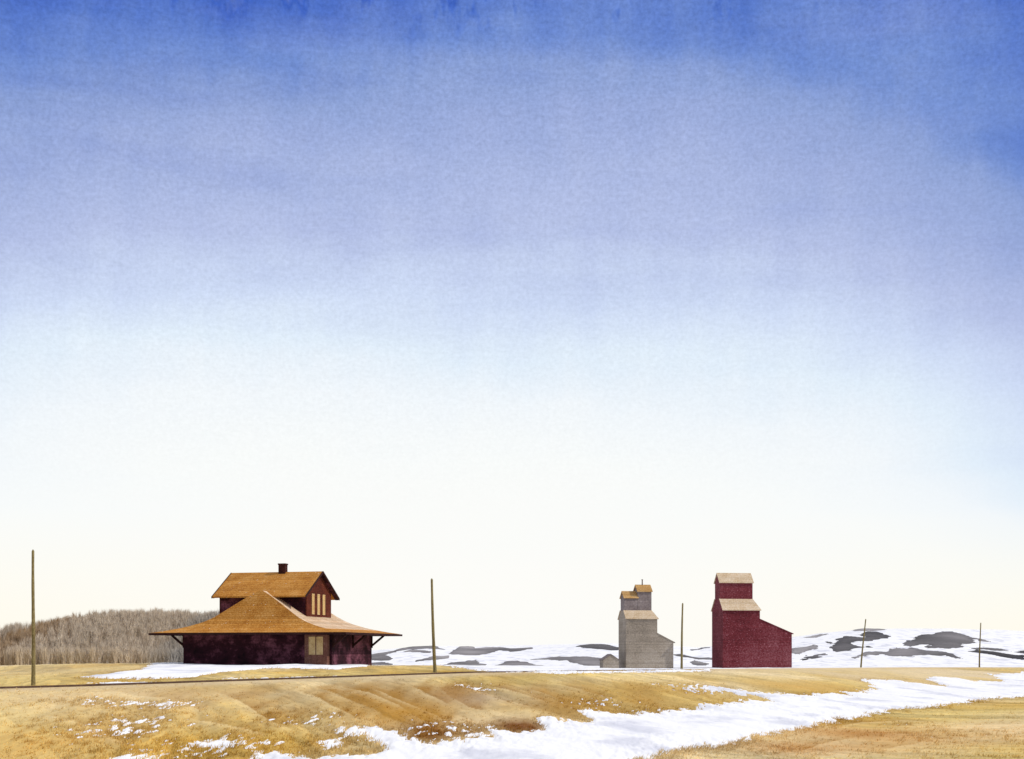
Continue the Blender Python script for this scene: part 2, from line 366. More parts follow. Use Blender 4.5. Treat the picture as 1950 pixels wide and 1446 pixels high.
def snow_t(X, Y):
    d, pr = sdist(T, X, Y)
    sq = lambda P: [(a, b/12) for a, b in world_poly(P)]
    s = np.maximum.reduce([sd_poly(sq(P), X, Y/12) for P in [DITCH]+PATCH_S])*4
    lx = (X+2.5)*.93+(Y-150)*.18                                   # open plain right of the station
    s = np.maximum(s, np.minimum(-d-3.0, lx))
    s = np.maximum(s, np.minimum(Y-408, 30))
    rag = fbm(X*1.3, Y*.2, 41, 4, .6)*.7+fbm(X*5, Y*.7, 43, 3, .7)*.9
    s = s+rag*np.clip(Y/70, .4, 1.6)*sst(-.8, .8, 2.5-abs(s)/2)
    # scattered flecks of old snow in the grass
    for (px, py, rx, ry, th) in ((250,1385,3.0,9,.06),(240,1340,4.5,5,.10),(330,1340,2.0,5,.12),(600,1370,3.0,9,.2),(560,1362,1.3,5,.42),(150,1420,3,7,.52),(420,1425,5,8,.15),(900,1310,3,8,.15),
                                 (860,1395,3.5,8,.10),(1150,1340,5,14,.25),(1000,1330,5,18,.58),(1330,1312,6,10,.12),(1800,1400,6,16,.60),(1500,1430,3,8,.6),(1720,1380,2,9,.5)):
        x, y = ray(px, py); k = np.exp(-((X-x)/rx)**2-((Y-y)/ry)**2)
        f = fbm(X*4.2, Y*.8, 47, 3, .6)-th-(1-k)*.9
        s = np.maximum(s, f*2.0)
    s = np.where((abs(d) < 2.6) & (fbm(X*.25, Y*.25, 51, 3) < .12), -1, s)
    return s

SWATH = [([(395,1314),(440,1328),(480,1350),(520,1376),(570,1396)], 1.0, .55), ([(585,1307),(640,1321),(700,1346),(740,1368),(795,1385)], .8, .7),
 ([(640,1308),(700,1318),(760,1343),(800,1370),(850,1392)], .7, .65), ([(560,1312),(610,1330),(660,1356),(690,1374)], .8, .5), ([(700,1308),(760,1333),(830,1362),(860,1380)], .7, .6),
 ([(780,1307),(820,1325),(862,1346)], .7, .7), ([(828,1306),(858,1328),(893,1348),(930,1354)], 1.1, .7), ([(920,1304),(990,1320),(1060,1342)], .9, .5),
 ([(130,1334),(170,1318),(230,1318),(300,1330),(360,1344)], .9, .5), ([(230,1322),(330,1330),(400,1356)], .9, .4), ([(350,1362),(430,1380),(520,1402)], .7, .3),
 ([(1060,1300),(1120,1318),(1190,1338)], .8, .4), ([(60,1360),(160,1380),(260,1420)], .9, .3), ([(1000,1310),(1060,1330),(1100,1350)], .8, .5),
 ([(1560,1390),(1640,1376),(1720,1372),(1800,1376)], .5, .35), ([(1500,1440),(1560,1418),(1640,1402),(1740,1398)], .4, .45), ([(1660,1432),(1760,1412),(1860,1400)], .4, .4)]
C_ = lambda r, g, b: np.array(lin(r, g, b)[:3])
def ground_col(X, Y):
    n = lambda a, b, s, o=4: fbm(X*a, Y*b, s, o)[..., None]
    c = C_(213, 186, 112)+0*n(.1, .1, 1, 1)
    c = c+(C_(226, 204, 156)-c)*np.clip(n(.07, .03, 11)*1.6+.25, 0, 1)
    c = c+(C_(196, 158, 68)-c)*np.clip(n(.1, .035, 13)*1.8+.10, 0, .9)
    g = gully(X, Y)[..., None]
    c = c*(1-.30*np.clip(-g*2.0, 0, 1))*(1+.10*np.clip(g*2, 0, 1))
    g2 = fbm((X*.966+Y*.26)*1.3, (-X*.26+Y*.966)*.08, 17, 3)[..., None]
    c = c*(1+.16*g2)
    # overlapping swaths of flattened grass with crisp upper edges
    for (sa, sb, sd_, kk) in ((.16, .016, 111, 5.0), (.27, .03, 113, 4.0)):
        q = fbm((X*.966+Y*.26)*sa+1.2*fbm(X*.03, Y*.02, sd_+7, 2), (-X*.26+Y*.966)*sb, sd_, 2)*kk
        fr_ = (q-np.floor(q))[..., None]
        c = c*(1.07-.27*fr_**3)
    for cv in SWATH:
        P_ = [ray(*q) for q in cv[0]]; best = np.full(X.shape, 1e9); sg = np.zeros(X.shape); tt = np.zeros(X.shape)
        for i in range(len(P_)-1):
            ax, ay = P_[i][0], P_[i][1]/12; dx, dy = P_[i+1][0]-ax, P_[i+1][1]/12-ay
            t = np.clip(((X-ax)*dx+(Y/12-ay)*dy)/(dx*dx+dy*dy), 0, 1); qx = X-ax-t*dx; qy = Y/12-ay-t*dy; d_ = np.hypot(qx, qy); k_ = d_ < best
            best = np.where(k_, d_, best); sg = np.where(k_, -np.sign(qx*dy-qy*dx), sg); tt = np.where(k_, (i+t)/(len(P_)-1), tt)
        en = sst(0, .25, tt)*(1-sst(.8, 1, tt))
        w_ = cv[1]; k_ = np.where(sg > 0, np.exp(-best/w_), 0)*en*1.25
        l_ = np.where(sg < 0, np.exp(-best/.12), 0)*en
        k_ = (k_*(1+.5*fbm(X*1.5, Y*.1, 121, 2)))[..., None]
        c = c+(C_(156, 112, 32)-c)*np.clip(1.4*k_*cv[2], 0, 1); c = c+(C_(226, 200, 146)-c)*(l_*.6)[..., None]
    def blob(px, py, rx, ry, col, a, c):
        x, y = ray(px, py); k = np.exp(-((X-x)/rx)**2-((Y-y)/ry)**2)[..., None]
        k = np.clip(k*a*(1+.8*n(.4, .06, 19)), 0, 1); return c+(C_(*col)-c)*k
    c = blob(825, 1392, 2.2, 6, (116, 66, 8), 1.3, c)
    c = blob(990, 1385, 1.6, 5, (112, 62, 8), 1.2, c)
    c = blob(760, 1360, 3.4, 9, (178, 130, 42), .8, c)
    c = blob(1070, 1345, 4.2, 12, (168, 124, 44), .8, c)
    c = blob(930, 1325, 3, 9, (182, 162, 132), .8, c)
    c = blob(1240, 1322, 7, 16, (180, 140, 66), .7, c); c = blob(1180, 1345, 3, 9, (170, 124, 40), .6, c)
    c = blob(880, 1315, 1.6, 8, (156, 112, 44), .8, c)
    c = blob(120, 1330, 9, 16, (226, 200, 148), .7, c)
    c = blob(60, 1420, 4, 8, (206, 160, 80), .7, c)
    c = blob(1740, 1400, 7, 14, (222, 184, 120), .9, c)
    c = blob(1650, 1398, 2.4, 7, (176, 116, 38), .6, c)
    c = blob(1560, 1425, 2.6, 5, (190, 130, 50), .6, c)
    c = blob(1620, 1284, 18, 40, (212, 188, 140), .9, c); c = blob(1850, 1284, 22, 40, (216, 194, 152), .9, c); c = blob(1560, 1310, 7, 14, (206, 166, 88), .8, c)
    d, _ = sdist(T, X, Y)
    k = (sst(-2, 2, d)*(1-sst(3, 9, d))*.75)[..., None]; c = c+(C_(206, 184, 144)-c)*k     # paler trampled shoulder of the line
    k = (sst(4, 40, -d)*(1-sst(40, 120, -d)))[..., None]*.35; c = c+(C_(196, 176, 146)-c)*k
    return c

# ------------------------------------------------------------------ ground + snow meshes
def fan(us, ys, fn):
    U, YY = np.meshgrid(us, ys); XX = U*YY
    return XX, YY, fn(XX, YY)
def quads(nr, nc):
    i = np.arange(nr*nc).reshape(nr, nc)
    return np.stack([i[:-1, :-1], i[:-1, 1:], i[1:, 1:], i[1:, :-1]], -1).reshape(-1, 4)
us = np.concatenate([-np.geomspace(5, .47, 60)[:-1], np.linspace(-.46, .46, 1050), np.geomspace(.47, 5, 60)[1:]])
ys = np.concatenate([np.geomspace(1.5, 20, 30)[:-1], np.geomspace(20, 430, 520)])
X, Y, Z = fan(us, ys, zf)
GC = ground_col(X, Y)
FQ = quads(len(ys), len(us))
ST = snow_t(X, Y)
wet = np.exp(-(np.minimum(ST, 0)/1.1)**2)*sst(30, 60, 230-Y)       # grass left wet and brown beside the melting snow
GC = GC+(C_(150, 110, 32)-GC)*(.42*wet*np.clip(.7+fbm(X*.5, Y*.08, 131, 3), 0, 1))[..., None]
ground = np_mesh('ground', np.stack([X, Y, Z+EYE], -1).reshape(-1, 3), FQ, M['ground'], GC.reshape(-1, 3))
tag(ground, 'ochre dry grass bank running down from the railway line to the snow filled ditch', kind='structure')
SZ = Z+.10*np.tanh(ST*.8)+.20*fbm(X*.16, Y*.045, 71, 3)*sst(0, 5, ST)*np.clip(150/Y, 0, 1)+.015*fbm(X*.8, Y*.3, 73, 2)*sst(0, 2, ST)
SZ = np.where(ST > 1.5, np.maximum(SZ, Z+.03), SZ)
keep = (ST.reshape(-1)[FQ] > -.25).any(1)
sf = FQ[keep]; used, inv = np.unique(sf, return_inverse=True)
SV = np.stack([X, Y, SZ+EYE], -1).reshape(-1, 3)[used]
snow = np_mesh('snow', SV, inv.reshape(-1, 4), M['snow'])
tag(snow, 'white snow lying in the ditch and over the plain behind the railway line', kind='structure')
# wide prairie to the horizon, under everything else
gx_ = np.linspace(-6000, 6000, 81); gy_ = np.linspace(-3000, 9000, 81); XX, YY = np.meshgrid(gx_, gy_)
pr = np_mesh('plain', np.stack([XX, YY, np.full(XX.shape, EYE-8.0)], -1).reshape(-1, 3), quads(81, 81), M['snow'])
tag(pr, 'flat snow covered prairie reaching the horizon', kind='structure')
# ground behind the camera
us2 = np.linspace(-80, 80, 41); ys2 = np.linspace(-80, 1.6, 30); XX, YY = np.meshgrid(us2, ys2); ZZ = zf(XX, YY)
gb = np_mesh('ground', np.stack([XX, YY, ZZ+EYE-.02], -1).reshape(-1, 3), quads(30, 41), M['ground'], ground_col(XX, YY).reshape(-1, 3))
tag(gb, 'dry grass ground behind the viewpoint', kind='structure')

# hills
us = np.linspace(-1.1, 1.1, 900); ys = np.geomspace(402, 1500, 260)
HX, HY, Hz = fan(us, ys, zh)
FQh = quads(len(ys), len(us))
hl = np_mesh('hills', np.stack([HX, HY, Hz+EYE], -1).reshape(-1, 3), FQh, M['snow'])
tag(hl, 'low snow covered hills along the horizon', kind='structure')
z5 = lambda L: [(690+a/3.824, 1090+b/3.824) for a, b in L]
z6 = lambda L: [(1480+a/4.149, 1150+b/4.149) for a, b in L]
z3 = lambda L: [(1120+a/4.643, 1070+b/4.643) for a, b in L]
OUT = [
 z5([(30,615),(120,590),(240,570),(250,580),(160,605),(215,630),(215,645),(30,640)]), z5([(40,660),(150,652),(210,663),(205,678),(40,675)]),
 z5([(240,568),(300,552),(450,541),(560,549),(640,567),(560,562),(450,555),(330,563),(250,578)]), z5([(295,578),(360,562),(500,574),(500,588),(400,585)]),
 z5([(355,668),(400,640),(520,610),(640,600),(620,625),(560,637),(420,648)]),
 z5([(620,595),(680,560),(770,540),(830,555),(900,545),(1000,545),(1080,555),(1240,545),(1240,558),(1150,572),(1080,580),(1000,567),(930,592),(850,605),(760,608),(700,600)]),
 z5([(550,690),(640,660),(780,638),(850,636),(830,655),(905,672),(890,684),(740,687),(620,690)]), z5([(560,700),(800,692),(940,706),(940,722),(700,724)]),
 z5([(965,680),(1040,650),(1120,642),(1200,655),(1260,675),(1420,688),(1400,700),(1200,714),(1150,692),(1050,682)]),
 z5([(1210,637),(1330,618),(1560,610),(1700,618),(1760,632),(1760,690),(1600,677),(1520,657),(1490,640),(1300,642)]),
 z5([(1550,540),(1640,526),(1800,530),(1858,545),(1900,560),(1820,572),(1740,560),(1640,554)]),
 z6([(110,350),(200,345),(300,318),(325,330),(310,355),(220,372),(150,397),(110,385)]), z6([(178,445),(250,410),(380,382),(430,382),(400,397),(300,432),(200,450)]),
 z6([(210,268),(300,249),(415,231),(400,243),(290,268),(220,270)]), z6([(395,300),(425,303),(415,314)]),
 z6([(415,350),(460,310),(480,280),(560,252),(640,265),(690,262),(640,245),(690,218),(780,220),(840,240),(905,258),(890,272),(800,288),(700,298),(610,300),(580,320),(640,335),(690,342),(600,355),(540,372),(480,382),(440,365)]),
 z6([(560,209),(620,202),(850,205),(700,218),(600,217)]), z6([(710,330),(745,337),(730,347)]), z6([(605,425),(660,400),(780,378),(830,375),(780,397),(680,414),(610,432)]),
 z6([(832,390),(880,362),(960,350),(1020,350),(1130,375),(1145,400),(1080,412),(940,422),(870,412)]),
 z6([(1020,346),(1100,348),(1200,373),(1290,373),(1380,393),(1470,433),(1420,437),(1330,410),(1260,410),(1190,402),(1120,387)]),
 z6([(985,332),(1060,280),(1180,240),(1300,222),(1380,220),(1480,240),(1560,275),(1560,310),(1470,320),(1450,345),(1360,362),(1290,350),(1180,355),(1200,325),(1120,318),(1040,335)]),
 z6([(1570,270),(1620,279),(1690,302),(1600,296)]), z6([(1545,350),(1600,339),(1720,347),(1840,370),(1780,375),(1640,364),(1550,364)]),
 z6([(1480,375),(1560,361),(1700,373),(1850,402),(1990,410),(1990,450),(1850,436),(1700,404),(1600,388)]), z6([(1885,385),(1990,368),(1990,400)]),
 z3([(765,815),(830,820),(920,843),(1120,850),(1120,872),(980,862),(860,843),(770,830)]), z3([(875,885),(920,870),(1000,885),(1060,905),(1040,927),(950,914)]),
 z3([(900,778),(1000,760),(1085,756),(1000,774),(910,787)])]
sdh = np.full(HX.shape, -50.0); tone = np.zeros(HX.shape)
TN = [.9,.9,.8,.8,.75,.75,.8,.95,.9,.8,1.25,.7,.9,.6,1.1,1.2,.6,1.3,.75,.75,.85,1.0,.8,1.0,1.45,1.4,.8,.8,.8]
for P_, tn in zip(OUT, TN):
    s = sd_poly([(a, b/9) for a, b in world_poly(P_, zh, y0=400, y1=900, n=2500)], HX, HY/9)*2.5
    tone = np.where(s > sdh, tn, tone); sdh = np.maximum(sdh, s)
rg = fbm(HX*.22, HY*.05, 81, 4, .6)+.6*fbm(HX*.8, HY*.16, 82, 2)
sdr = sdh+(rg*2.2+1.2*fbm(HX*.5, HY*.12, 84, 3, .7))*sst(-7, -1, -abs(sdh))
PZ = Hz+.35*np.tanh(sdr*.35)+.1*fbm(HX*.3, HY*.1, 83, 2)*sst(.5, 3, sdr)
keep = (sdr.reshape(-1)[FQh] > -.7).any(1); sf = FQh[keep]; used, inv = np.unique(sf, return_inverse=True)
base = C_(108, 104, 102)[None, None]*(1/np.clip(tone, .5, 2))[..., None]**1.8
base = base*(1+.8*fbm(HX*.04, HY*.02, 85, 3)[..., None])
base = base*(1-.35*np.exp(-np.clip(sdr, 0, 99)/2.0))[..., None]
pt = np_mesh('rock', np.stack([HX, HY, PZ+EYE], -1).reshape(-1, 3)[used], inv.reshape(-1, 4), M['patch'], base.reshape(-1, 3)[used])
tag(pt, 'bare grey rock bands showing through the snow on the hills', kind='structure')

# wooded ridge on the left
us = np.linspace(-1.1, -.13, 420); ys = np.geomspace(322, 560, 120)
RX, RY, Rz = fan(us, ys, zw)
def wood_col(X, h):
    n = fbm(X*.11, X*0+3.1, 91, 4, .6); n2 = fbm(X*.03, X*0+8.1, 95, 3); n3 = fbm(X*.2, X*0+1.7, 97, 3)
    c = C_(204, 188, 164)+0*n[..., None]
    c = c+(C_(166, 136, 98)-c)*np.clip(n*2.2+.1, 0, 1)[..., None]
    c = c+(C_(152, 150, 144)-c)*np.clip(n2*1.5+n3, 0, .8)[..., None]
    return c
rd = np_mesh('hillside', np.stack([RX, RY, Rz+EYE], -1).reshape(-1, 3), quads(len(ys), len(us)), M['wood'], (wood_col(RX, 0)*.95).reshape(-1, 3))
tag(rd, 'wooded hillside rising behind the station on the left', kind='structure')
rs = np.random.RandomState(5)
NT = 4200
tu = rs.uniform(-.62, -.155, NT); tY = 326+95*rs.power(1.0, NT); tX = tu*tY; tZ = zw(tX, tY)
th = rs.uniform(5.6, 7.0, NT)*(1+.12*fbm(tX*.08, tY*.05, 99, 2)); tc_ = wood_col(tX, 0)*rs.uniform(.92, 1.08, (NT, 1))
V, Ft, Cc = [], [], []
def tris(A, Bp, w, col):                       # a tapering sliver from A to Bp, crossed in two planes
    n0 = sum(len(v) for v in V)
    n = len(A); a = rs.uniform(0, math.pi, n)
    o = np.stack([np.cos(a), np.sin(a), np.zeros(n)], -1)*w[:, None]
    V.append(np.concatenate([A-o, A+o, Bp])); k = np.arange(n)+n0
    Ft.append(np.stack([k, k+n, k+2*n], -1)); Cc.append(np.concatenate([col, col, col]))
base_ = np.stack([tX, tY, tZ+EYE-.2], -1)
for q in range(2):
    tris(base_, base_+np.stack([rs.normal(0, .15, NT), rs.normal(0, .15, NT), th], -1), np.full(NT, .16), tc_*.95)
for q in range(44):
    f = rs.uniform(.12, .8, NT); h0 = th*f; ln = th*(1-f)*rs.uniform(.55, 1.0, NT)
    A = base_+np.stack([0*f, 0*f, h0], -1); sp = rs.uniform(.2, 1.5, NT)*(1-f*.5); a = rs.uniform(0, 6.28, NT)
    tris(A, A+np.stack([np.cos(a)*sp, np.sin(a)*sp, ln], -1), rs.uniform(.04, .095, NT), tc_*.98)
wd = np_mesh('woodland', np.concatenate(V), np.concatenate(Ft), M['wood'], np.concatenate(Cc), smooth=False, tri=True)
tag(wd, 'far off wood of bare grey brown trees on the hillside left of the station', 'woodland', kind='stuff')

# dry grass blades
V, Ft, Cc = [], [], []
NB = 260000
bu = rs.uniform(-.44, .44, NB); iv = rs.uniform(1/190., 1/24., NB); bY = 1/iv; bX = bu*bY
bs = np.zeros(NB)
# interpolate the snow field on the grid instead of evaluating it again
gus = np.concatenate([-np.geomspace(5, .47, 60)[:-1], np.linspace(-.46, .46, 1050), np.geomspace(.47, 5, 60)[1:]])
gys = np.concatenate([np.geomspace(1.5, 20, 30)[:-1], np.geomspace(20, 430, 520)])
def samp(A, u, y):
    i = np.interp(u, gus, np.arange(len(gus))); j = np.interp(y, gys, np.arange(len(gys)))
    i0 = np.clip(i.astype(int), 0, len(gus)-2); j0 = np.clip(j.astype(int), 0, len(gys)-2); fi = i-i0; fj = j-j0
    if A.ndim == 3: fi = fi[:, None]; fj = fj[:, None]
    return (A[j0, i0]*(1-fi)+A[j0, i0+1]*fi)*(1-fj)+(A[j0+1, i0]*(1-fi)+A[j0+1, i0+1]*fi)*fj
bs = samp(ST, bu, bY)
dd, _ = sdist(T, bX, bY)
edge = np.exp(-(bs/1.2)**2)
ok = (bs < .25) & (abs(dd) > 2.5) & (rs.uniform(0, 1, NB) < .10+.8*edge+.10*(fbm(bX*.3, bY*.06, 88, 3) > .1))
bX, bY, bu, edge = bX[ok], bY[ok], bu[ok], edge[ok]; n = len(bX)
bZ = samp(Z, bu, bY)+EYE-.03; bc = samp(GC, bu, bY)*rs.uniform(1.0, 1.3, (n, 1))
hh = rs.uniform(.04, .11, n)+edge*rs.uniform(0, .16, n)
A = np.stack([bX, bY, bZ], -1)
for q in range(3):
    J = A+np.stack([rs.normal(0, .06, n), rs.normal(0, .06, n), np.zeros(n)], -1)
    tris(J, J+np.stack([rs.normal(.05, .08, n), rs.normal(0, .06, n), hh], -1), rs.uniform(.012, .03, n), bc)
bl = np_mesh('dry_grass', np.concatenate(V), np.concatenate(Ft), M['blade'], np.concatenate(Cc), smooth=False, tri=True)
tag(bl, 'short ochre dry grass growing over the bank and along the edges of the snow', 'grass', kind='stuff')

# ------------------------------------------------------------------ railway track
def track_pts():
    d = []; P = T[:, :2]
    for i in range(len(P)-1):
        L = np.hypot(*(P[i+1]-P[i])); k = max(2, int(L/2)); 
        for j in range(k): d.append(P[i]+(P[i+1]-P[i])*j/k)
    return np.array(d)
tp = track_pts(); 
for _ in range(6): tp[1:-1] = (tp[:-2]+2*tp[1:-1]+tp[2:])/4
tg = np.gradient(tp, axis=0); tg /= np.hypot(tg[:, 0], tg[:, 1])[:, None]; nn = np.stack([tg[:, 1], -tg[:, 0]], -1)
sel = (tp[:, 1] > 20) & (tp[:, 1] < 425)
tp, nn, tg = tp[sel], nn[sel], tg[sel]
tz = zf(tp[:, 0], tp[:, 1])+EYE
track = empty('railway_track', (tp[0][0], tp[0][1], tz[0])); tag(track, 'thin dark railway line crossing the grass bank in front of the station', kind='structure')
inv_loc = Vector(track.location)
def strip(name, mat, off, w, z0, z1):
    b = MB(); n = len(tp); v = []
    for i in range(n):
        for (o, z) in ((off-w, z0), (off+w, z0), (off+w, z1), (off-w, z1)):
            q = tp[i]+nn[i]*o; v.append((q[0]-inv_loc.x, q[1]-inv_loc.y, tz[i]+z-inv_loc.z))
    f = []
    for i in range(n-1):
        for k in range(4): f.append((i*4+k, i*4+(k+1) % 4, (i+1)*4+(k+1) % 4, (i+1)*4+k))
    f += [(3, 2, 1, 0), tuple((n-1)*4+k for k in range(4))]
    b.add(v, f); return b.build(name, mat, track)
strip('rail', M['iron'], -.72, .035, .0, .09); strip('rail', M['iron'], .72, .035, .0, .09)
b = MB(); acc = 0; last = tp[0]
cum = np.concatenate([[0], np.cumsum(np.hypot(*np.diff(tp, axis=0).T))])
for s in np.arange(0, cum[-1], .75):
    x = np.interp(s, cum, tp[:, 0]); y = np.interp(s, cum, tp[:, 1]); z = np.interp(s, cum, tz)
    nx = np.interp(s, cum, nn[:, 0]); ny = np.interp(s, cum, nn[:, 1]); k = 1.25
    a = (x-nx*k-inv_loc.x, y-ny*k-inv_loc.y, z-.09-inv_loc.z); c = (x+nx*k-inv_loc.x, y+ny*k-inv_loc.y, z-.09-inv_loc.z)
    b.beam(a, c, .22, .16)
tag(b.build('sleepers', M['sleeper'], track), kind='stuff')

# ------------------------------------------------------------------ telegraph poles
poles = [((66,1050),(63,1300),97, 'tallest and nearest bare wooden pole at the far left, before the wooded hillside'),
         ((822,1104),(829,1280),137, 'slightly leaning bare pole just right of the station with snowy hills behind'),
         ((1301,1150),(1298,1276),195, 'bare pole standing between the grey and the red grain elevator'),
         ((1648,1180),(1639,1273),265, 'thin leaning pole right of the red grain elevator'),
         ((1867,1187),(1865,1273),288, 'thin upright pole farthest right, beyond the leaning one')]
random.seed(3)
for (tx, ty), (bx, by), D, lab in poles:
    x0 = (bx-CX)/F*D; z0 = float(zf(np.array([x0]), np.array([float(D)]))[0])+EYE
    x1 = (tx-CX)/F*D; z1 = EYE+(HZ-ty)/F*D
    o = empty('telegraph_pole', (x0, D, z0))
    b = MB(); n = 14; H = z1-z0+.5; ph = random.uniform(0, 6)
    k = 1.25 if D < 100 else 1.0
    pts = []; rad = []
    for i in range(n):
        t_ = i/(n-1); pts.append(((x1-x0)*t_+.05*math.sin(3.2*t_+ph)-.05*math.sin(ph), .04*math.sin(5*t_), -.5+H*t_)); rad.append((.15 if D < 100 else .175)*(1-.4*t_)*(1+.05*math.sin(i*2.1)))
    pts.append((pts[-1][0], pts[-1][1], pts[-1][2]+.12)); rad.append(.02)
    b.tube(pts, rad, 10); b.build('shaft', M['pole'], o, smooth=True)
    tag(o, lab, 'pole', 'telegraph poles along the railway line')

# ------------------------------------------------------------------ station
TH = R(-16)
sx, sy = (532-CX)/F*181, 181.0
sz = float(zf(np.array([sx]), np.array([sy]))[0])+EYE
sz = EYE-(1265.5-HZ)*sy/F
st = empty('railway_station', (sx, sy, sz), TH)
tag(st, 'maroon railway station with brown flared hip roof and gabled upper storey', 'railway station')
b = MB(); b.box(-10, 10, -6.5, 6.5, -1.2, 4.35); b.build('wall', M['wall'], st)
# flared lower roof
rings = [(13.0, 9.5, 3.92), (11.5, 8.95, 4.12), (10, 8.4, 4.40), (8.5, 7.85, 4.75), (7, 7.3, 5.22), (6, 6.93, 5.66), (5, 6.6, 6.25), (3.0, 6.0, 7.55), (1.4, 5.55, 8.55), (.25, 5.3, 9.15)]
b = MB(); v = []; f = []; mi = []
for (u, w, z) in rings: v += [(-u, -w, z), (u, -w, z), (u, w, z), (-u, w, z)]
for i in range(len(rings)-1):
    for k in range(4):
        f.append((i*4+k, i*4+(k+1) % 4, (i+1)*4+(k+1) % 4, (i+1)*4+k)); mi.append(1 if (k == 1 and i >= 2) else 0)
f.append(tuple((len(rings)-1)*4+k for k in range(4))); mi.append(0)
b.v = v; b.f = f; b.m = mi
# underside
n = len(b.v); b.v += [(-13, -9.5, 3.9), (13, -9.5, 3.9), (13, 9.5, 3.9), (-13, 9.5, 3.9), (-12.85, -9.35, 3.70), (12.85, -9.35, 3.70), (12.85, 9.35, 3.70), (-12.85, 9.35, 3.70)]
b.f.append((n+7, n+6, n+5, n+4)); b.m.append(2)
lr = b.build('roof', [M['shingle'], M['shingle_sunlit'], M['dark']], st)
b = MB()
for (a, c) in (((-13.05, -9.55), (13.05, -9.55)), ((13.05, -9.55), (13.05, 9.55)), ((13.05, 9.55), (-13.05, 9.55)), ((-13.05, 9.55), (-13.05, -9.55))):
    b.beam((a[0], a[1], 3.77), (c[0], c[1], 3.77), .12, .24)
b.build('fascia', M['dark'], lr)
# brackets
for (u0, v0, du, dv) in ((10, -6.3, 1, 0), (10, 6.3, 1, 0), (-10, -6.3, -1, 0), (-10, 6.3, -1, 0), (10, 0, 1, 0)):
    b = MB(); b.beam((u0+du*.06, v0, 2.35), (u0+du*1.75, v0, 3.68), .2, .24); b.beam((u0+du*.1, v0, 2.1), (u0+du*.1, v0, 3.68), .18); b.build('bracket', M['dark'], st)
# upper storey
U0, U1, W = -6.3, 5.35, 3.8
ez, rz_, ev, g = 8.52, 11.75, 5.2, .6
gl = .4
sl = (rz_-ez)/ev
b = MB(); b.box(U0, U1, -W, W, 4.5, ez+sl*(ev-W)-.22); b.build('upper_wall', M['wall'], st)
for (x0, x1) in ((U1+.003, U1+.12), (U0-.12, U0-.003)):
    b = MB(); top = rz_-.27; c = ez+sl*(ev-W)-.27
    b.prism_x([(-W-.02, 4.5), (W+.02, 4.5), (W+.02, c), (0, top), (-W-.02, c)], x0, x1); gw = b.build('gable_wall', M['gable'], st)
    if x0 > 0:
        for v0 in (-1.9, -.25, 1.4):
            fr = MB(); 
            fr.box(x1, x1+.07, v0-.38, v0+.38, 6.28, 6.38); fr.box(x1, x1+.07, v0-.38, v0+.38, 8.75, 8.85)
            fr.box(x1, x1+.07, v0-.38, v0-.3, 6.38, 8.75); fr.box(x1, x1+.07, v0+.3, v0+.38, 6.38, 8.75)
            wn = fr.build('window', M['cream'], gw)
            pn = MB(); pn.box(x1+.002, x1+.035, v0-.3, v0+.3, 6.38, 8.75); pn.build('pane', M['blind'], wn)
b = MB()
for s in (-1, 1):
    p = [(0, rz_), (s*ev, ez), (s*ev, ez-.2), (0, rz_-.22)]
    b.prism_x(p, U0-gl, U1+g)
ur = b.build('upper_roof', M['shingle'], st)
for x in (U0-gl-.06, U1+g+.06):
    b = MB()
    for s in (-1, 1):
        b.prism_x([(0, rz_+.03), (s*(ev+.05), ez+.0), (s*(ev+.05), ez-.25), (0, rz_-.25)], x-.055, x+.055)
    b.build('barge_board', M['dark'], ur)
for (xa, xb) in ((U0-gl+.02, U0-.13), (U1+.13, U1+g-.02)):
    for s in (-1, 1):
        b = MB(); b.prism_x([(0, rz_-.225), (s*(ev-.02), ez-.205), (s*(ev-.02), ez-.24), (0, rz_-.26)], xa, xb)
        b.build('soffit', M['wall'], ur)
b = MB(); b.box(.05, .95, -.4, .4, 11.0, 12.65); b.box(-.01, 1.01, -.46, .46, 12.65, 12.82); b.build('chimney', M['brick'], st)
# bay with two cream windows
b = MB(); b.box(6.75, 9.7, -7.25, -6.52, -1.0, 3.66); bay = b.build('bay', M['baywall'], st)
for c in (7.75, 8.75):
    fr = MB(); y = -7.25
    fr.box(c-.42, c+.42, y-.07, y, 1.25, 1.33); fr.box(c-.42, c+.42, y-.07, y, 3.32, 3.42)
    fr.box(c-.42, c-.33, y-.07, y, 1.33, 3.32); fr.box(c+.33, c+.42, y-.07, y, 1.33, 3.32); fr.box(c-.33, c+.33, y-.06, y, 2.28, 2.34)
    wn = fr.build('window', M['cream'], bay); pn = MB(); pn.box(c-.33, c+.33, y-.03, y-.002, 1.33, 3.32); pn.build('pane', M['cream'], wn)

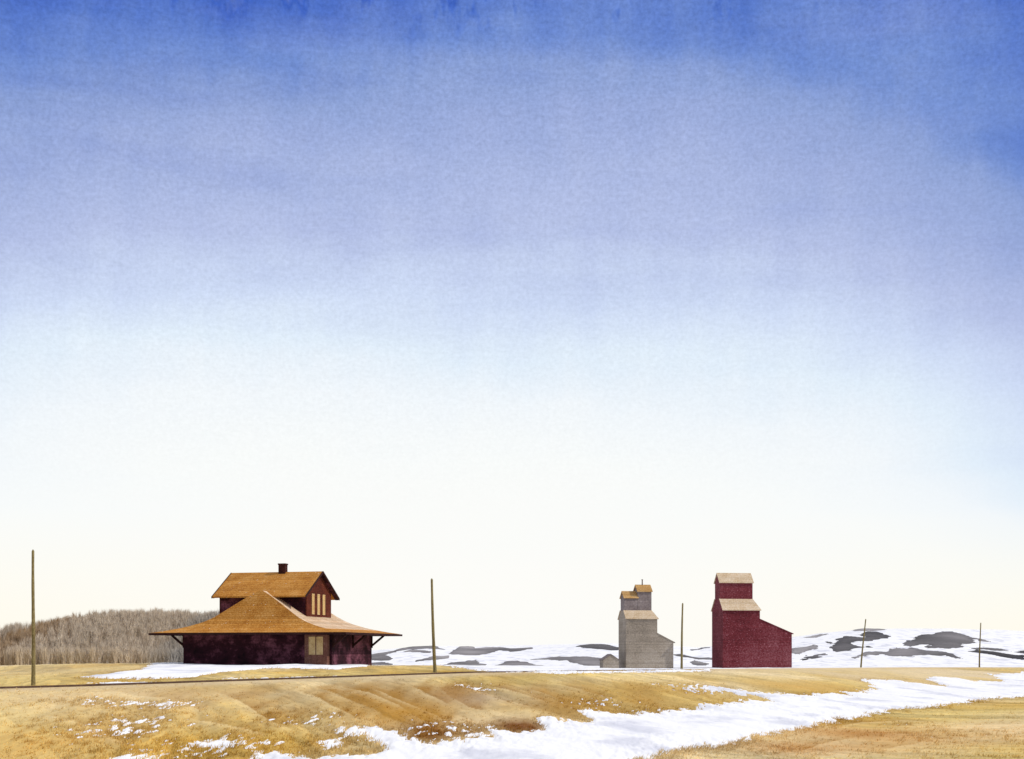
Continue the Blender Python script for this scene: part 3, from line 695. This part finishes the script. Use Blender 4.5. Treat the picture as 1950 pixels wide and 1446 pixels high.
# ------------------------------------------------------------------ grain elevators
def gable_roof(name, parent, x0, x1, hw, ze, zr, mat, oh=.35, ox=.25, th=.18):
    b = MB(); s_ = (zr-ze)/hw; zo = ze-s_*oh
    for s in (-1, 1): b.prism_x([(0, zr+th), (s*(hw+oh), zo+th), (s*(hw+oh), zo), (0, zr)], x0-ox, x1+ox)
    return b.build(name, mat, parent)
def elevator(px, Yd, pybase, rot, body, cups, annex, mats, label):
    x = (px-CX)/F*Yd; z = EYE-(pybase-HZ)*Yd/F
    o = empty('grain_elevator', (x, Yd, z), rot); tag(o, label, 'grain elevator')
    L, Dp, he, hr = body; wm, cm, rm, crm = mats
    b = MB(); hd = Dp/2; slope = (hr-he)/(hd-cups[0][3])
    hp = he+slope*hd
    b.prism_x([(-hd, -1.5), (hd, -1.5), (hd, he), (-hd, he)], -L/2, L/2)
    hw = cups[0][3]; c0 = cups[0][0]; c1 = cups[-1][1]
    b.prism_x([(-hd, he), (hd, he), (hw, hr), (-hw, hr)], -L/2, -L/2+.15); b.build('body', wm, o)
    b = MB(); k = .35; zo = he-(hr-he)/(hd-hw)*k
    v = [(-L/2-.2, -hd-k, zo), (L/2+.3, -hd-k, zo), (L/2+.3, hd+k, zo), (-L/2-.2, hd+k, zo), (-L/2-.2, -hw+.1, hr+.15), (c1+.05, -hw+.1, hr+.15), (c1+.05, hw-.1, hr+.15), (-L/2-.2, hw-.1, hr+.15)]
    v2 = [(a, b_, c-.16) for a, b_, c in v]
    f = [(0,1,5,4), (1,2,6,5), (2,3,7,6)]
    b.add(v+v2, f+[tuple(q+8 for q in t_)[::-1] for t_ in f]+[(0,8,9,1), (1,9,10,2), (2,10,11,3), (3,11,15,7), (7,15,14,6), (6,14,13,5), (5,13,12,4), (4,12,8,0)]); b.build('roof', rm, o)
    for (x0, x1, zb, hw, ze, zr) in cups:
        b = MB(); b.prism_x([(-hw, he+.1), (hw, he+.1), (hw, ze), (0, zr-.02), (-hw, ze)], x0+.01, x1); c = b.build('cupola', cm, o)
        gable_roof('cupola_roof', c, x0, x1, hw, ze, zr, crm, .3, .25)
    ax, t0, t1, dpt = annex
    b = MB(); b.prism_y([(L/2+.003, -1.5), (L/2+ax, -1.5), (L/2+ax, t1), (L/2+.003, t0)], -hd+.02, -hd+dpt); an = b.build('annex', wm, o)
    b = MB(); sl_ = (t0-t1)/ax
    b.prism_y([(L/2+.01, t0+.01), (L/2+ax+.45, t1-sl_*.45+.01), (L/2+ax+.45, t1-sl_*.45+.2), (L/2+.01, t0+.2)], -hd-.1, -hd+dpt+.1); b.build('annex_roof', rm if False else wm, an)
    return o
# red: body centre, front 9.9 m, ...
elevator(1401.0, 372, 1271.8, R(8.5), (9.9, 9.8, 15.3, 17.85), [(-4.95, 3.85, 0, 2.25, 22.3, 24.6)], (8.6, 12.5, 8.9, 8.5),
         (M['redwall'], M['redwall'], M['paleroof'], M['paleroof']), 'tall dark red grain elevator with pale roofs and sloping annex')
ge = elevator(1214.5, 372, 1275.0, R(9), (8.3, 8.4, 13.5, 15.3), [(-4.1, -.55, 0, 2.1, 18.7, 20.3), (-.5, 3.15, 0, 2.1, 20.4, 22.0)], (4.3, 9.3, 7.1, 7.5),
         (M['greywall'], M['greywall2'], M['paleroof'], M['tanroof']), 'smaller weathered grey grain elevator with stepped double cupola')
b = MB(); b.tube([(1.2, 0, 21.9), (1.2, 0, 23.4)], [.16, .14], 8); b.tube([(1.2, 0, 23.4), (1.2, 0, 23.55)], [.26, .2], 8); b.build('vent_pipe', M['iron'], ge)
# little shed beside the grey elevator
x = (1160.3-CX)/F*368; sh = empty('shed', (x, 368, EYE-(1277-HZ)*368/F), R(6)); tag(sh, 'tiny grey tan gabled shed at the left foot of the grey grain elevator', 'shed')
b = MB(); b.prism_y([(-2.05, -1.5), (2.05, -1.5), (2.05, 2.75), (0, 4.1), (-2.05, 2.75)], -2.6, 2.6); b.build('wall', M['greywall'], sh)
b = MB()
for s in (-1, 1): b.prism_y([(0, 4.11), (s*2.3, 2.6), (s*2.3, 2.75), (0, 4.27)], -2.75, 2.75)
b.build('roof', M['greywall2'], sh)
